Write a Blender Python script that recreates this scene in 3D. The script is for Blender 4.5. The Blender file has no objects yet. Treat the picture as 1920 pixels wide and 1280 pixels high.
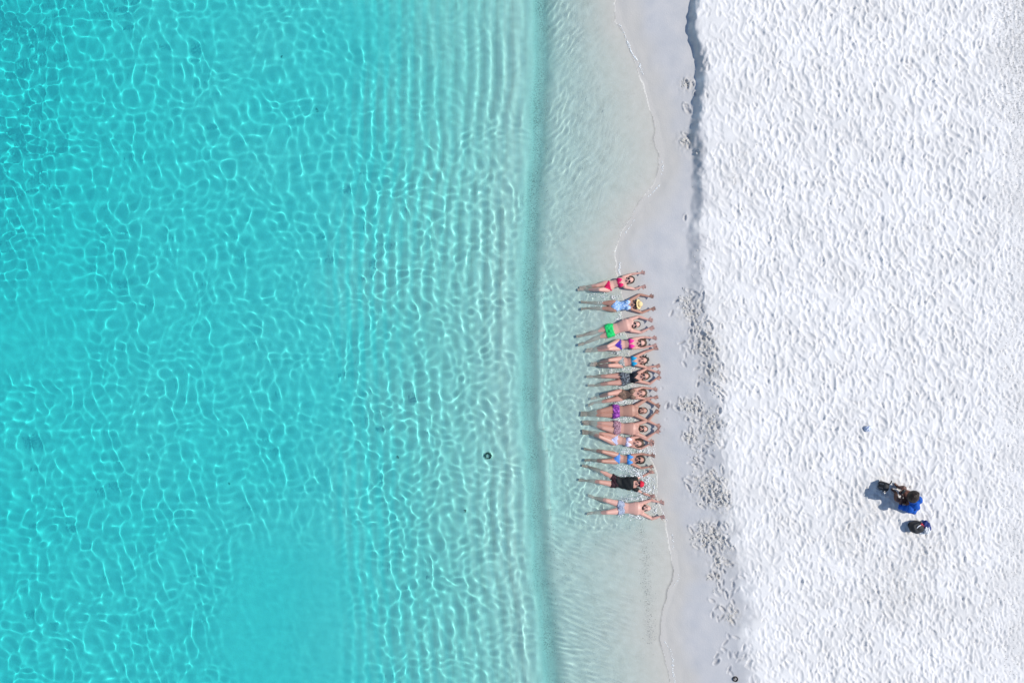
import bpy, bmesh, math, random
import numpy as np
from mathutils import Vector, Matrix
R = math.radians
C = bpy.context.scene.collection
sc = bpy.context.scene
random.seed(7)

# ------------------------------------------------------------------ camera, sky, sun, exposure
H = 20.0                                    # height of the drone above the sea
S = 0.015                                   # metres per photograph pixel at sea level
cam = bpy.data.cameras.new('camera'); cam.lens = 25.0; cam.sensor_width = 36.0
cam.clip_start = 0.5; cam.clip_end = 2000
camo = bpy.data.objects.new('camera', cam); C.objects.link(camo)
camo.location = (0, 0, H); sc.camera = camo

SUN_EL, SUN_AZ = 50.0, 7.0                  # elevation; direction seen from above, anticlockwise from +x
w = bpy.data.worlds.new('World'); sc.world = w; w.use_nodes = True
nt = w.node_tree
sky = nt.nodes.new('ShaderNodeTexSky'); sky.sky_type = 'NISHITA'; sky.sun_disc = False
sky.sun_elevation = R(SUN_EL); sky.sun_rotation = R(90 - SUN_AZ)
sky.air_density = 1.0; sky.dust_density = 0.15
nt.links.new(sky.outputs[0], nt.nodes['Background'].inputs[0])
nt.nodes['Background'].inputs[1].default_value = 0.15
L = bpy.data.lights.new('sun', 'SUN'); L.energy = 4.1; L.angle = R(0.5); L.color = (1.0, 0.95, 0.87)
L.cycles.is_caustics_light = True           # the net of light on the seabed is traced through the waves
lo = bpy.data.objects.new('sun', L); C.objects.link(lo)
_d = Vector((math.cos(R(SUN_EL)) * math.cos(R(SUN_AZ)), math.cos(R(SUN_EL)) * math.sin(R(SUN_AZ)), math.sin(R(SUN_EL))))
lo.rotation_euler = _d.to_track_quat('Z', 'Y').to_euler(); lo.location = _d * 60
vs = sc.view_settings
vs.view_transform = 'Standard'; vs.look = 'None'; vs.gamma = 1; vs.use_curve_mapping = False; vs.exposure = 0.0
sc.cycles.use_denoising = True
sc.cycles.max_bounces = 8; sc.cycles.transmission_bounces = 8; sc.cycles.diffuse_bounces = 3
sc.cycles.caustics_refractive = True; sc.cycles.caustics_reflective = False
sc.cycles.sample_clamp_indirect = 4.0

# ------------------------------------------------------------------ small helpers
def P(u, v, z=0.0):                         # photograph pixel + height -> place in the world
    k = S * (H - z) / H
    return ((u - 960) * k, (640 - v) * k, z)

def lattice(ix, iy, seed):
    h = (ix.astype(np.int64) * 374761393 + iy.astype(np.int64) * 668265263 + seed * 1442695041) & 0xffffffff
    h = ((h ^ (h >> 13)) * 1274126177) & 0xffffffff
    return ((h ^ (h >> 16)) & 0xffff) / 32767.5 - 1.0

def noise(X, Y, s, seed=0):
    x = X / s; y = Y / s
    ix = np.floor(x); iy = np.floor(y); fx = x - ix; fy = y - iy
    fx = fx * fx * fx * (fx * (fx * 6 - 15) + 10); fy = fy * fy * fy * (fy * (fy * 6 - 15) + 10)
    a = lattice(ix, iy, seed); b = lattice(ix + 1, iy, seed); c = lattice(ix, iy + 1, seed); d = lattice(ix + 1, iy + 1, seed)
    return (a * (1 - fx) + b * fx) * (1 - fy) + (c * (1 - fx) + d * fx) * fy

def fbm(X, Y, s, n=3, seed=0):
    r = 0; a = 1.0; t = 0
    for i in range(n):
        r = r + a * noise(X + 13.7 * i, Y - 7.1 * i, s / 2 ** i, seed + i); t += a; a *= 0.5
    return r / t

def sstep(a, b, x):
    t = np.clip((x - a) / (b - a), 0, 1); return t * t * (3 - 2 * t)

def mesh_np(name, co, quads=None, tris=None, smooth=True):
    me = bpy.data.meshes.new(name)
    me.vertices.add(len(co)); me.vertices.foreach_set('co', np.ascontiguousarray(co, dtype=np.float32).ravel())
    f = quads if quads is not None else tris
    k = f.shape[1]; n = len(f)
    me.loops.add(n * k); me.loops.foreach_set('vertex_index', np.ascontiguousarray(f, dtype=np.int32).ravel())
    me.polygons.add(n); me.polygons.foreach_set('loop_start', np.arange(n, dtype=np.int32) * k)
    me.update(calc_edges=True)
    me.polygons.foreach_set('use_smooth', np.full(n, smooth)); me.update()
    return me

def link(name, me, m=None, parent=None):
    o = bpy.data.objects.new(name, me); C.objects.link(o)
    if m is not None:
        me.materials.clear(); me.materials.append(m)
    if parent is not None:
        o.parent = parent; o.matrix_parent_inverse = parent.matrix_world.inverted()
    return o

def tag(o, label, cat, group=None, kind=None):
    o['label'] = label
    if cat: o['category'] = cat
    if group: o['group'] = group
    if kind: o['kind'] = kind
    return o

def empty(name, loc):
    o = bpy.data.objects.new(name, None); C.objects.link(o); o.location = loc
    o.empty_display_size = 0.1
    o.matrix_world = Matrix.Translation(loc)
    return o

def attr(me, name, arr):
    a = me.attributes.new(name, 'FLOAT', 'POINT'); a.data.foreach_set('value', np.ascontiguousarray(arr, dtype=np.float32).ravel())

# ------------------------------------------------------------------ materials
def mat(name, col=(.5, .5, .5), rough=.6, spec=.4, bump=0, bscale=60, vary=0, vscale=20, sheen=0):
    m = bpy.data.materials.new(name); m.use_nodes = True
    nt = m.node_tree; b = nt.nodes['Principled BSDF']
    b.inputs['Base Color'].default_value = (*col, 1); b.inputs['Roughness'].default_value = rough
    b.inputs['Specular IOR Level'].default_value = spec
    if sheen: b.inputs['Sheen Weight'].default_value = sheen
    tc = nt.nodes.new('ShaderNodeTexCoord')
    if vary:
        n = nt.nodes.new('ShaderNodeTexNoise'); n.inputs['Scale'].default_value = vscale; n.inputs['Detail'].default_value = 3
        nt.links.new(tc.outputs['Object'], n.inputs['Vector'])
        mx = nt.nodes.new('ShaderNodeMix'); mx.data_type = 'RGBA'
        mx.inputs[6].default_value = (*[c * (1 - vary) for c in col], 1)
        mx.inputs[7].default_value = (*[min(1, c * (1 + vary)) for c in col], 1)
        nt.links.new(n.outputs['Fac'], mx.inputs[0]); nt.links.new(mx.outputs[2], b.inputs['Base Color'])
    if bump:
        n2 = nt.nodes.new('ShaderNodeTexNoise'); n2.inputs['Scale'].default_value = bscale
        nt.links.new(tc.outputs['Object'], n2.inputs['Vector'])
        bp = nt.nodes.new('ShaderNodeBump'); bp.inputs['Strength'].default_value = bump; bp.inputs['Distance'].default_value = .01
        nt.links.new(n2.outputs['Fac'], bp.inputs['Height']); nt.links.new(bp.outputs['Normal'], b.inputs['Normal'])
    return m

def pattern(name, c1, c2, scale=30, kind='voronoi', thr=.5, c3=None, rough=.7):
    m = bpy.data.materials.new(name); m.use_nodes = True
    nt = m.node_tree; b = nt.nodes['Principled BSDF']; b.inputs['Roughness'].default_value = rough
    tc = nt.nodes.new('ShaderNodeTexCoord')
    if kind == 'wave':
        t = nt.nodes.new('ShaderNodeTexWave'); t.inputs['Scale'].default_value = scale; t.inputs['Distortion'].default_value = 4
        t.inputs['Detail Scale'].default_value = 2; fac = t.outputs['Fac']
    elif kind == 'noise':
        t = nt.nodes.new('ShaderNodeTexNoise'); t.inputs['Scale'].default_value = scale; fac = t.outputs['Fac']
    else:
        t = nt.nodes.new('ShaderNodeTexVoronoi'); t.inputs['Scale'].default_value = scale; fac = t.outputs['Distance']
    nt.links.new(tc.outputs['Object'], t.inputs['Vector'])
    r = nt.nodes.new('ShaderNodeValToRGB'); r.color_ramp.interpolation = 'LINEAR'
    r.color_ramp.elements[0].position = thr - .05; r.color_ramp.elements[0].color = (*c1, 1)
    r.color_ramp.elements[1].position = thr + .05; r.color_ramp.elements[1].color = (*c2, 1)
    if c3:
        e = r.color_ramp.elements.new(min(.98, thr + .2)); e.color = (*c3, 1)
    nt.links.new(fac, r.inputs[0]); nt.links.new(r.outputs[0], b.inputs['Base Color'])
    return m

def sand_material():
    m = bpy.data.materials.new('white_beach_sand'); m.use_nodes = True
    nt = m.node_tree; N = nt.nodes; K = nt.links; b = N['Principled BSDF']
    geo = N.new('ShaderNodeNewGeometry')
    def at(n):
        a = N.new('ShaderNodeAttribute'); a.attribute_name = n; return a.outputs['Fac']
    def mix(f, a, c, blend='MIX'):
        x = N.new('ShaderNodeMix'); x.data_type = 'RGBA'; x.blend_type = blend
        for i, v in ((0, f), (6, a), (7, c)):
            if isinstance(v, (tuple, float, int)): x.inputs[i].default_value = v if not isinstance(v, tuple) else (*v, 1)
            else: K.new(v, x.inputs[i])
        return x.outputs[2]
    def tex(s, d=3, rough=.55):
        n = N.new('ShaderNodeTexNoise'); n.inputs['Scale'].default_value = s; n.inputs['Detail'].default_value = d
        n.inputs['Roughness'].default_value = rough; K.new(geo.outputs['Position'], n.inputs['Vector']); return n.outputs['Fac']
    def ramp(f, a, c):
        r = N.new('ShaderNodeMapRange'); r.inputs['From Min'].default_value = a; r.inputs['From Max'].default_value = c
        K.new(f, r.inputs[0]); return r.outputs[0]
    def mul(a, c):
        x = N.new('ShaderNodeMath'); x.operation = 'MULTIPLY'
        for i, v in ((0, a), (1, c)):
            if isinstance(v, float): x.inputs[i].default_value = v
            else: K.new(v, x.inputs[i])
        return x.outputs[0]
    wet, damp, grit, sub = at('wet'), at('damp'), at('grit'), at('sub')
    dry = mix(ramp(tex(1.3, 4), .35, .65), (.65, .635, .62), (.735, .72, .71))
    dry = mix(mul(ramp(tex(70, 2), .55, .75), .12), dry, (.42, .40, .38))
    col = mix(wet, dry, mix(ramp(tex(2.2, 5), .3, .7), (.43, .435, .452), (.50, .49, .49)))
    col = mix(at('moist'), col, (.50, .475, .435))
    col = mix(mul(damp, ramp(tex(16, 3), .4, .6)), col, (.45, .425, .385))
    col = mix(sub, col, mix(ramp(tex(5, 4), .3, .7), (.86, .825, .74), (.93, .89, .81)))
    col = mix(at('silt'), col, (.71, .715, .65))
    col = mix(mul(grit, ramp(tex(38, 2, .7), .50, .62)), col, (.20, .20, .19))
    K.new(col, b.inputs['Base Color'])
    rr = N.new('ShaderNodeMapRange'); K.new(wet, rr.inputs[0]); rr.inputs['To Min'].default_value = .95; rr.inputs['To Max'].default_value = .5
    K.new(rr.outputs[0], b.inputs['Roughness']); b.inputs['Specular IOR Level'].default_value = .25
    bp = N.new('ShaderNodeBump'); bp.inputs['Strength'].default_value = .4; bp.inputs['Distance'].default_value = .012
    K.new(tex(26, 4), bp.inputs['Height']); K.new(bp.outputs['Normal'], b.inputs['Normal'])
    return m

def water_material():
    # clear sea water: its colour is what the column of water beneath lets through (Beer's law on the depth)
    m = bpy.data.materials.new('clear_sea_water'); m.use_nodes = True
    nt = m.node_tree; N = nt.nodes; K = nt.links; N.clear()
    out = N.new('ShaderNodeOutputMaterial')
    a = N.new('ShaderNodeAttribute'); a.attribute_name = 'depth'
    comb = N.new('ShaderNodeCombineColor')
    for i, s in enumerate((1.02, .050, .036)):
        mu = N.new('ShaderNodeMath'); mu.operation = 'MULTIPLY'; mu.inputs[1].default_value = -s; K.new(a.outputs['Fac'], mu.inputs[0])
        ex = N.new('ShaderNodeMath'); ex.operation = 'EXPONENT'; K.new(mu.outputs[0], ex.inputs[0]); K.new(ex.outputs[0], comb.inputs[i])
    g = N.new('ShaderNodeBsdfGlass'); g.inputs['IOR'].default_value = 1.33; g.inputs['Roughness'].default_value = 0
    K.new(comb.outputs[0], g.inputs['Color'])
    # fine matter suspended in the water scatters light back: milky turquoise offshore, pale where the bathers stir it up
    mk = N.new('ShaderNodeAttribute'); mk.attribute_name = 'murk'
    cr = N.new('ShaderNodeMapRange'); cr.inputs['From Min'].default_value = .3; cr.inputs['From Max'].default_value = 1.0; K.new(a.outputs['Fac'], cr.inputs[0])
    mc = N.new('ShaderNodeMix'); mc.data_type = 'RGBA'; mc.inputs[6].default_value = (.52, .68, .63, 1); mc.inputs[7].default_value = (.055, .62, .665, 1); K.new(cr.outputs[0], mc.inputs[0])
    df = N.new('ShaderNodeBsdfDiffuse'); K.new(mc.outputs[2], df.inputs['Color'])
    mx = N.new('ShaderNodeMixShader'); K.new(mk.outputs['Fac'], mx.inputs[0]); K.new(g.outputs[0], mx.inputs[1]); K.new(df.outputs[0], mx.inputs[2])
    K.new(mx.outputs[0], out.inputs['Surface'])
    return m

M_SAND = sand_material(); M_WATER = water_material()
M_FOAM = mat('sea_foam', (.86, .88, .88), .5, .4)
M_CLOD = mat('damp_sand_clod', (.60, .575, .53), .95, .1, vary=.12, vscale=14)
M_GRAVEL = mat('dark_shell_grit', (.22, .22, .20), .8, .2, vary=.5, vscale=9)

# ------------------------------------------------------------------ shape of the shore, in photograph pixels
SHORE = np.array([(-400,1150),(0,1158),(40,1164),(80,1182),(115,1195),(150,1209),(200,1227),(260,1239),(310,1245),(345,1238),(370,1219),(400,1201),(440,1174),
                  (470,1161),(505,1160),(560,1172),(600,1170),(650,1180),(700,1190),(750,1194),(800,1196),(840,1215),(865,1228),(900,1232),(950,1240),
                  (975,1250),(1000,1258),(1040,1266),(1080,1273),(1105,1262),(1130,1257),(1170,1249),(1200,1250),(1230,1258),(1280,1270),(1700,1300)])
SCARP = np.array([(-400,1296),(0,1302),(60,1300),(110,1304),(160,1306),(200,1300),(240,1301),(300,1303),(370,1304),(440,1302),(500,1302),(560,1306),(640,1322),
                  (700,1334),(780,1338),(860,1345),(930,1352),(1000,1364),(1060,1376),(1120,1386),(1200,1392),(1280,1394),(1700,1400)])
TROUGH = np.array([(-400,1040),(0,1030),(150,1024),(300,1018),(420,1008),(520,1002),(640,1003),(760,1006),(850,1012),(960,1019),(1060,1027),(1180,1036),(1280,1044),(1700,1060)]) - np.array([0, 13])
PROF_S = np.array([-6000,-1600,-1010,-620,-430,-320,-230,-150,-90,-45,-22,-13,4,14,26])
PROF_Z = np.array([-2.0,-1.15,-.92,-.80,-.73,-.67,-.58,-.49,-.41,-.345,-.35,-.405,-.405,-.32,-.235])

def uv_of(X, Y): return X / S + 960, 640 - Y / S
def base_ground(X, Y):
    u, v = uv_of(X, Y)
    wob = 5 * noise(X, Y, .55, 5) + 2.5 * noise(X, Y, .22, 6)
    us = np.interp(v, SHORE[:, 0], SHORE[:, 1]) + wob
    cs = np.interp(v, SCARP[:, 0], SCARP[:, 1]) + 4 * noise(X * 0, Y, 1.1, 7) + 3 * noise(X * 0, Y, .45, 8) + 2.6 * noise(X, Y, .14, 9)
    tr = np.interp(v, TROUGH[:, 0], TROUGH[:, 1]) + 3 * noise(X * 0, Y, 1.1, 10) + 2.5 * noise(X * 0, Y, 2.7, 15) + 2
    s = u - tr
    deep = np.interp(s, PROF_S, PROF_Z)
    # ripples of the seabed, crests along the shore, strongest in the middle depths
    rm = sstep(-420, -330, s) * (1 - sstep(-45, -25, s))
    sr = s + 7 * noise(X, Y, 2.6, 11) + 3 * noise(X * .5, Y, .9, 12)
    ph = 2 * math.pi * 100 * np.log(np.maximum(1e-3, 1 + (sr + 360) / 2200.0)) * .93
    rip = np.sin(ph) + .30 * np.sin(2 * ph + .8)
    deep = deep + rm * .046 * rip * (.75 + .5 * noise(X, Y, 2.2, 13)) * np.interp(v, [0, 300, 700, 1280], [1.15, 1, .75, .9]) + .05 * noise(X, Y, 1.7, 14) * sstep(-100, -300, s)
    deep = deep - .22 * np.exp(-((u + 10) / 170.0) ** 2) * (1 - sstep(380, 760, v))
    f = np.clip((u - tr - 26) / np.maximum(us - tr - 26, 20), 0, 3)
    shallow = -np.interp(v, [0, 480, 560, 950, 1050, 1280], [.235, .235, .36, .36, .235, .235]) * np.clip(1 - f, 0, 1) ** np.interp(v, [0, 480, 560, 950, 1050, 1280], [1.3, 1.2, .95, .95, 1.25, 1.25])
    up = np.clip(u - us, 0, 400)
    beach = .10 * (1 - np.exp(-up / 60.0)) * 1.0 + up * .00018
    z = np.where(s < 26, deep, np.where(u < us, shallow, beach))
    hs = np.interp(v, [-400, 230, 430, 520, 640, 900, 1280, 1700], [.26, .25, .12, .10, .09, .09, .06, .06])
    ws = np.interp(v, [-400, 0, 430, 520, 640, 900, 1280, 1700], [7, 7, 12, 16, 26, 30, 30, 30])
    t = sstep(-1, 1, (u - cs) / ws)
    z = z + hs * t + .00010 * np.clip(u - cs, 0, 900)
    return z, u, v, us, cs, tr

def axis(parts):                            # list of (start, end, step); geometric tails added at both ends
    a = []
    for s, e, d in parts: a.append(np.arange(s, e - d * .5, d))
    a = np.concatenate(a + [np.array([parts[-1][1]])])
    t0 = a[0]; t1 = a[-1]; st = .15; lo_, hi_ = [], []
    while st < 60:
        t0 -= st; t1 += st; lo_.append(t0); hi_.append(t1); st *= 1.45
    return np.concatenate([np.array(lo_[::-1]), a, np.array(hi_)])

# ------------------------------------------------------------------ the ground: seabed, wet strand and trampled dry sand in one sheet
gx = axis([(-16.0, 2.4, .09), (2.4, 4.6, .028), (4.6, 15.6, .0225)])
gy = axis([(-10.6, 10.6, .0255)])
X, Y = np.meshgrid(gx, gy)
Z, U, V, US, CS, TR = base_ground(X, Y)
rng = np.random.default_rng(11)
infr = (np.abs(X) < 17) & (np.abs(Y) < 11.5)

def stamp(cx, cy, ang, la, lb, depth, rim, over=.75):
    r = 1.7 * max(la, lb)
    i0, i1 = np.searchsorted(gx, (cx - r, cx + r)); j0, j1 = np.searchsorted(gy, (cy - r, cy + r))
    if i1 - i0 < 2 or j1 - j0 < 2: return
    x = gx[i0:i1][None, :] - cx; y = gy[j0:j1][:, None] - cy
    c, s_ = math.cos(ang), math.sin(ang)
    a = (x * c + y * s_) / la; b = (-x * s_ + y * c) / lb
    d = np.sqrt(a * a + b * b)
    D = dry_d[j0:j1, i0:i1]
    win = np.clip((1.18 - d) / .5, 0, 1); win = win * win * (3 - 2 * win)
    ring = np.exp(-((d - 1.12) / .20) ** 2)
    m = float((D * win).sum() / (win.sum() + 1e-6))
    tilt = .22 * depth * a
    D[...] = D * (1 - over * win) + over * win * (m * .6 - depth * (1.15 - .95 * np.clip(d, 0, 1.1) ** 2) + tilt) + rim * ring * (.65 + .35 * np.sign(a) * np.clip(np.abs(a), 0, 1))

dry_d = np.zeros_like(Z)
# trampled dry sand: thousands of old soft footprints, long side mostly along the beach
npr = 15000
cxs = rng.uniform(5.0, 15.8, npr); cys = rng.uniform(-10.8, 10.8, npr)
for k in range(npr):
    u = cxs[k] / S + 960; v = 640 - cys[k] / S
    cs = np.interp(v, SCARP[:, 0], SCARP[:, 1])
    e = (u - cs)
    if e < 8: continue
    soft = min(1.0, (e - 8) / 110.0)
    if rng.random() > .6 + .4 * soft: continue
    far = np.clip((u - 1800) / 120, 0, 1)
    ang = R(90 + 17) + rng.normal(0, .48)
    sz = rng.uniform(.65, 1.45) * (1 - .4 * far) * (1 - .12 * np.clip((v - 700) / 400, 0, 1))
    dp = rng.uniform(.012, .041) * (1 - .5 * far) * (.6 + .4 * soft)
    stamp(cxs[k], cys[k], ang, .135 * sz, .060 * sz, dp, dp * .4, .75)
# fresh deep prints and kicked-up sand where people stepped over the edge of the wet strand
def churn(u, v, n, spread_u, spread_v, dp=.05):
    for _ in range(max(1, int(n * 1.15))):
        uu = u + rng.normal(0, spread_u); vv = v + rng.normal(0, spread_v)
        x, y, _z = P(uu, vv, .3)
        stamp(x, y, R(120) + rng.normal(0, .45), rng.uniform(.07, .15), rng.uniform(.035, .06), rng.uniform(.4, 1.1) * dp, dp * .7, .8)
for (u, v, n, su, sv) in [(1296,155,3,5,6),(1290,192,3,6,8),(1296,265,4,6,8),(1312,284,1,1,1),(1298,575,14,14,20),(1318,625,14,14,18),(1330,650,8,12,12),
                          (1335,690,9,14,20),(1350,730,8,10,14),(1300,765,14,14,12),(1340,800,14,16,22),(1300,820,7,9,9),(1320,870,8,14,16),(1335,915,26,18,18),
                          (1355,940,12,12,12),(1330,1005,18,16,14),(1350,1020,14,14,14),(1360,1060,9,12,14),(1345,1085,3,6,6),(1365,1110,3,8,5),(1372,1160,5,10,12)]:
    churn(u, v, n, su, sv)
for (u, v, a, la, lb, dp) in [(1253,761,70,.11,.055,.05),(1286,407,85,.10,.05,.05),(1345,1243,40,.12,.07,.055),(1316,560,60,.12,.07,.04),(1297,640,80,.16,.08,.03),
                              (1310,720,70,.10,.05,.05),(1280,650,80,.12,.06,.015),(1312,1002,60,.08,.05,.04),(1333,1083,150,.09,.04,.045),(1306,175,110,.1,.05,.06),
                              (1292,205,140,.12,.07,.06),(1325,131,80,.1,.05,.04),(1320,118,60,.09,.05,.04),(1322,182,110,.1,.045,.04),(1337,1128,150,.11,.05,.04),
                              (1262,1010,90,.07,.04,.01),(1243,728,80,.06,.04,.012),(1251,786,80,.05,.03,.012),(1246,806,80,.05,.03,.012),(1230,770,80,.05,.03,.008)]:
    x, y, _z = P(u, v, .2); stamp(x, y, R(a), la, lb, dp, dp * .45, .9)
for _ in range(95):
    v = rng.uniform(545, 1270); u = np.interp(v, SCARP[:, 0], SCARP[:, 1]) + rng.uniform(-52, 16)
    x, y, _z = P(u, v, .25); stamp(x, y, rng.choice([R(150), R(105), R(60), R(20)]) + rng.normal(0, .25), rng.uniform(.09, .13), rng.uniform(.04, .052), rng.uniform(.022, .05), .012, .85)
# two drag lines across the dry sand
for (x0, y0, x1, y1) in [(1495,1042,1585,1073),(1560,1056,1640,1078),(1480,1058,1600,1090)]:
    for t in np.linspace(0, 1, 40):
        x, y, _z = P(x0 + (x1 - x0) * t, y0 + (y1 - y0) * t + 2 * math.sin(9 * t), .35); stamp(x, y, R(-18), .07, .03, .010, .006, .5)
damp = np.zeros_like(Z)
for (u, v, r_) in [(1290,154,14),(1290,264,18),(1312,284,10),(1300,580,26),(1325,640,34),(1340,700,26),(1300,765,24),(1335,800,32),(1300,822,16),(1335,918,36),(1355,945,24),
                   (1335,1010,34),(1358,1050,26),(1345,1085,14),(1375,1160,18),(1375,330,16),(1410,360,12),(1395,290,10),(1730,1040,50),(1640,940,40),(1680,1100,60),(1600,1000,40)]:
    x, y, _z = P(u, v, .3); k_ = .55 if u > 1360 and v < 400 or u > 1500 else 1
    damp = np.maximum(damp, k_ * np.exp(-((X - x) ** 2 + (Y - y) ** 2) / (r_ * S) ** 2) * (.75 + .4 * noise(X, Y, .12, 31)))
land = sstep(2, 20, U - US)
crumb = damp * (.020 * noise(X, Y, .075, 41) + .014 * noise(X, Y, .05, 42)) * land
fine = sstep(0, 60, U - CS) * (.0015 * noise(X, Y, .06, 21) + .010 * fbm(X, Y, .35, 2, 22)) + land * .012 * fbm(X, Y, .9, 2, 23) * (1 - .5 * sstep(0, 40, U - CS))
edge_x = sstep(1780, 1900, U) * .010 * noise(X, Y, .055, 24)
Z = Z + np.where(infr, dry_d + crumb + fine + edge_x, 0)
def ground_z(x, y):
    i = int(np.clip(np.searchsorted(gx, x), 1, len(gx) - 1)); j = int(np.clip(np.searchsorted(gy, y), 1, len(gy) - 1))
    fx = (x - gx[i-1]) / (gx[i] - gx[i-1]); fy = (y - gy[j-1]) / (gy[j] - gy[j-1])
    return float((Z[j-1, i-1] * (1 - fx) + Z[j-1, i] * fx) * (1 - fy) + (Z[j, i-1] * (1 - fx) + Z[j, i] * fx) * fy)

ny, nx = X.shape
idx = np.arange(nx * ny).reshape(ny, nx)
quads = np.stack([idx[:-1, :-1], idx[:-1, 1:], idx[1:, 1:], idx[1:, :-1]], -1).reshape(-1, 4)
me = mesh_np('sand_ground', np.stack([X, Y, Z], -1).reshape(-1, 3), quads)
attr(me, 'wet', 1 - sstep(-8, 22, U - CS + 14 * noise(X, Y, .4, 51) + 8 * noise(X, Y, .13, 52)))
attr(me, 'damp', damp)
attr(me, 'moist', .85 * (1 - sstep(5, 60, U - US + 14 * noise(X, Y, .5, 59))))
attr(me, 'sub', 1 - sstep(-.0080, -.0046, base_ground(X, Y)[0] + .0015 * noise(X, Y, .6, 58)))
attr(me, 'silt', np.exp(-(np.abs(U - TR + 2) / 16.0) ** 3) * (.8 + .25 * noise(X, Y, .35, 54)))
g1 = np.exp(-((U - TR + 2) / 14.0) ** 2) * (.35 + .4 * sstep(-.3, .5, noise(X, Y, .5, 55)))
g2 = np.exp(-((U - np.interp(V, [600, 960, 1000, 1060, 1120, 1180, 1230, 1300], [1195, 1195, 1206, 1211, 1214, 1216, 1226, 1240])) / 8.0) ** 2) * sstep(960, 990, V) * (1 - sstep(1180, 1230, V)) * .4
g3 = sstep(1840, 1935, U + 25 * noise(X, Y, .8, 56)) * np.interp(V, [0, 100, 200, 640, 1280], [.9, .75, .35, .25, .12])
g4 = .16 * (U < US) * sstep(.35, .7, noise(X, Y, .33, 57)) * sstep(-1000, -100, U - TR)
attr(me, 'grit', np.clip(g1 + g2 + g3 + g4, 0, 1))
ground = link('sand', me, M_SAND)
tag(ground, 'pale sandy seabed rising to a smooth wet strand and bright trampled white sand', None, kind='structure')
ground.cycles.is_caustics_receiver = True

# ------------------------------------------------------------------ the sea: one sheet of real waves over the seabed
wx = axis([(-15.8, 1.0, .033), (1.0, 5.2, .022)])
wx = wx[wx < 7.0]
wy = axis([(-10.4, 10.4, .029)])
WX, WY = np.meshgrid(wx, wy)
GZ, WU, WV, WUS, WCS, WTR = base_ground(WX, WY)
rw = np.random.default_rng(5)
def waves(n, lam, spread, d0, dspread, warp=.25, wl=1.5, sd=0):
    Wx = WX + warp * noise(WX, WY, wl, 70 + sd); Wy = WY + warp * noise(WX, WY, wl, 71 + sd)
    z = np.zeros_like(WX)
    for _ in range(n):
        l = lam * math.exp(rw.normal(0, spread)); th = R(d0) + R(dspread) * rw.uniform(-1, 1); k = 2 * math.pi / l
        z += np.sin(k * (Wx * math.cos(th) + Wy * math.sin(th)) + rw.uniform(0, 6.283)) * (l / lam)
    return z * math.sqrt(2.0 / n)           # root mean square 1
s_ = WU - WTR
dep = np.clip(-GZ, 0, 5)
m_deep = 1 - sstep(-420, -120, s_)
m_mid = sstep(-420, -260, s_) * (1 - sstep(-30, 10, s_))
m_sh = sstep(6, 50, s_)
calm_ = 1 - .80 * sstep(-.1, .6, noise(WX, WY, 3.2, 61) * .6 + .9 * np.exp(-((WU - 560) ** 2 / 190 ** 2 + (WV - 1180) ** 2 / 170 ** 2)) + .5 * np.exp(-((WU - 760) ** 2 / 170 ** 2 + (WV + 20) ** 2 / 160 ** 2)) - .25)
rough_ = 1 + .9 * np.exp(-((WU + 20) ** 2 / 150 ** 2)) * (1 - sstep(420, 640, WV))
W = m_deep * ((.35 + .65 * calm_) * .0055 * waves(22, 1.1, .22, 0, 180, .3, 2.2, 0) + calm_ * .0045 * waves(32, .49, .2, 20, 180, .22, 1.4, 2) + calm_ * rough_ * .0017 * waves(32, .275, .2, 0, 180, .12, .9, 4))
W += m_deep * (rough_ - 1) * .0008 * waves(18, .36, .2, 0, 180, .1, .8, 5)
midamp = .35 + .65 * sstep(120, 380, WV) - .25 * sstep(1120, 1250, WV)
W += m_mid * (.0025 * waves(12, .38, .12, 0, 7, .10, 2.5, 6) + midamp * (.0035 * waves(28, .48, .25, 0, 180, .2, 1.3, 8) + .0023 * waves(30, .26, .2, 0, 180, .12, .8, 10)) + .0030 * waves(10, .95, .15, 0, 40, .2, 2, 11))
shd = np.clip(dep / .2, 0, 1)
fan = np.where(WV < 520, -35, np.where(WV > 900, 84, 20))
low = sstep(880, 1020, WV); top = 1 - sstep(330, 520, WV); midr = (1 - low) * (1 - top)
W += m_sh * (.0030 * waves(20, .42, .25, 0, 180, .1, .9, 12)) * (.4 + .6 * shd)
fil = top * waves(22, .17, .22, -30, 30, .07, .5, 14) + low * waves(24, .16, .22, 82, 22, .08, .6, 16) + midr * waves(22, .20, .25, 0, 180, .07, .5, 18)
W += m_sh * fil * (.0015 * (.35 + .65 * shd)) * (.55 + .6 * sstep(-.4, .5, noise(WX, WY, 1.1, 63)))
# stir of the water among the bathers
stir = np.exp(-((WU - 1150) / 52.0) ** 2) * sstep(505, 545, WV) * (1 - sstep(975, 1010, WV))
W += stir * (.0048 * waves(24, .17, .3, 0, 180, .1, .4, 20))
for (cu, cv, r0) in [(1098, 716, 11), (1098, 730, 13), (1080, 775, 34), (1088, 815, 26), (1090, 870, 16), (1085, 900, 20), (1072, 790, 48), (1092, 935, 18)]:
    x, y, _z = P(cu, cv); rr_ = np.sqrt((WX - x) ** 2 + (WY - y) ** 2)
    W += .0012 * np.sin((rr_ - r0 * S) * 2 * math.pi / .17) * np.exp(-((rr_ - r0 * S) / .13) ** 2)
W *= np.clip(.12 + dep / .09, 0, 1)

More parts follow.
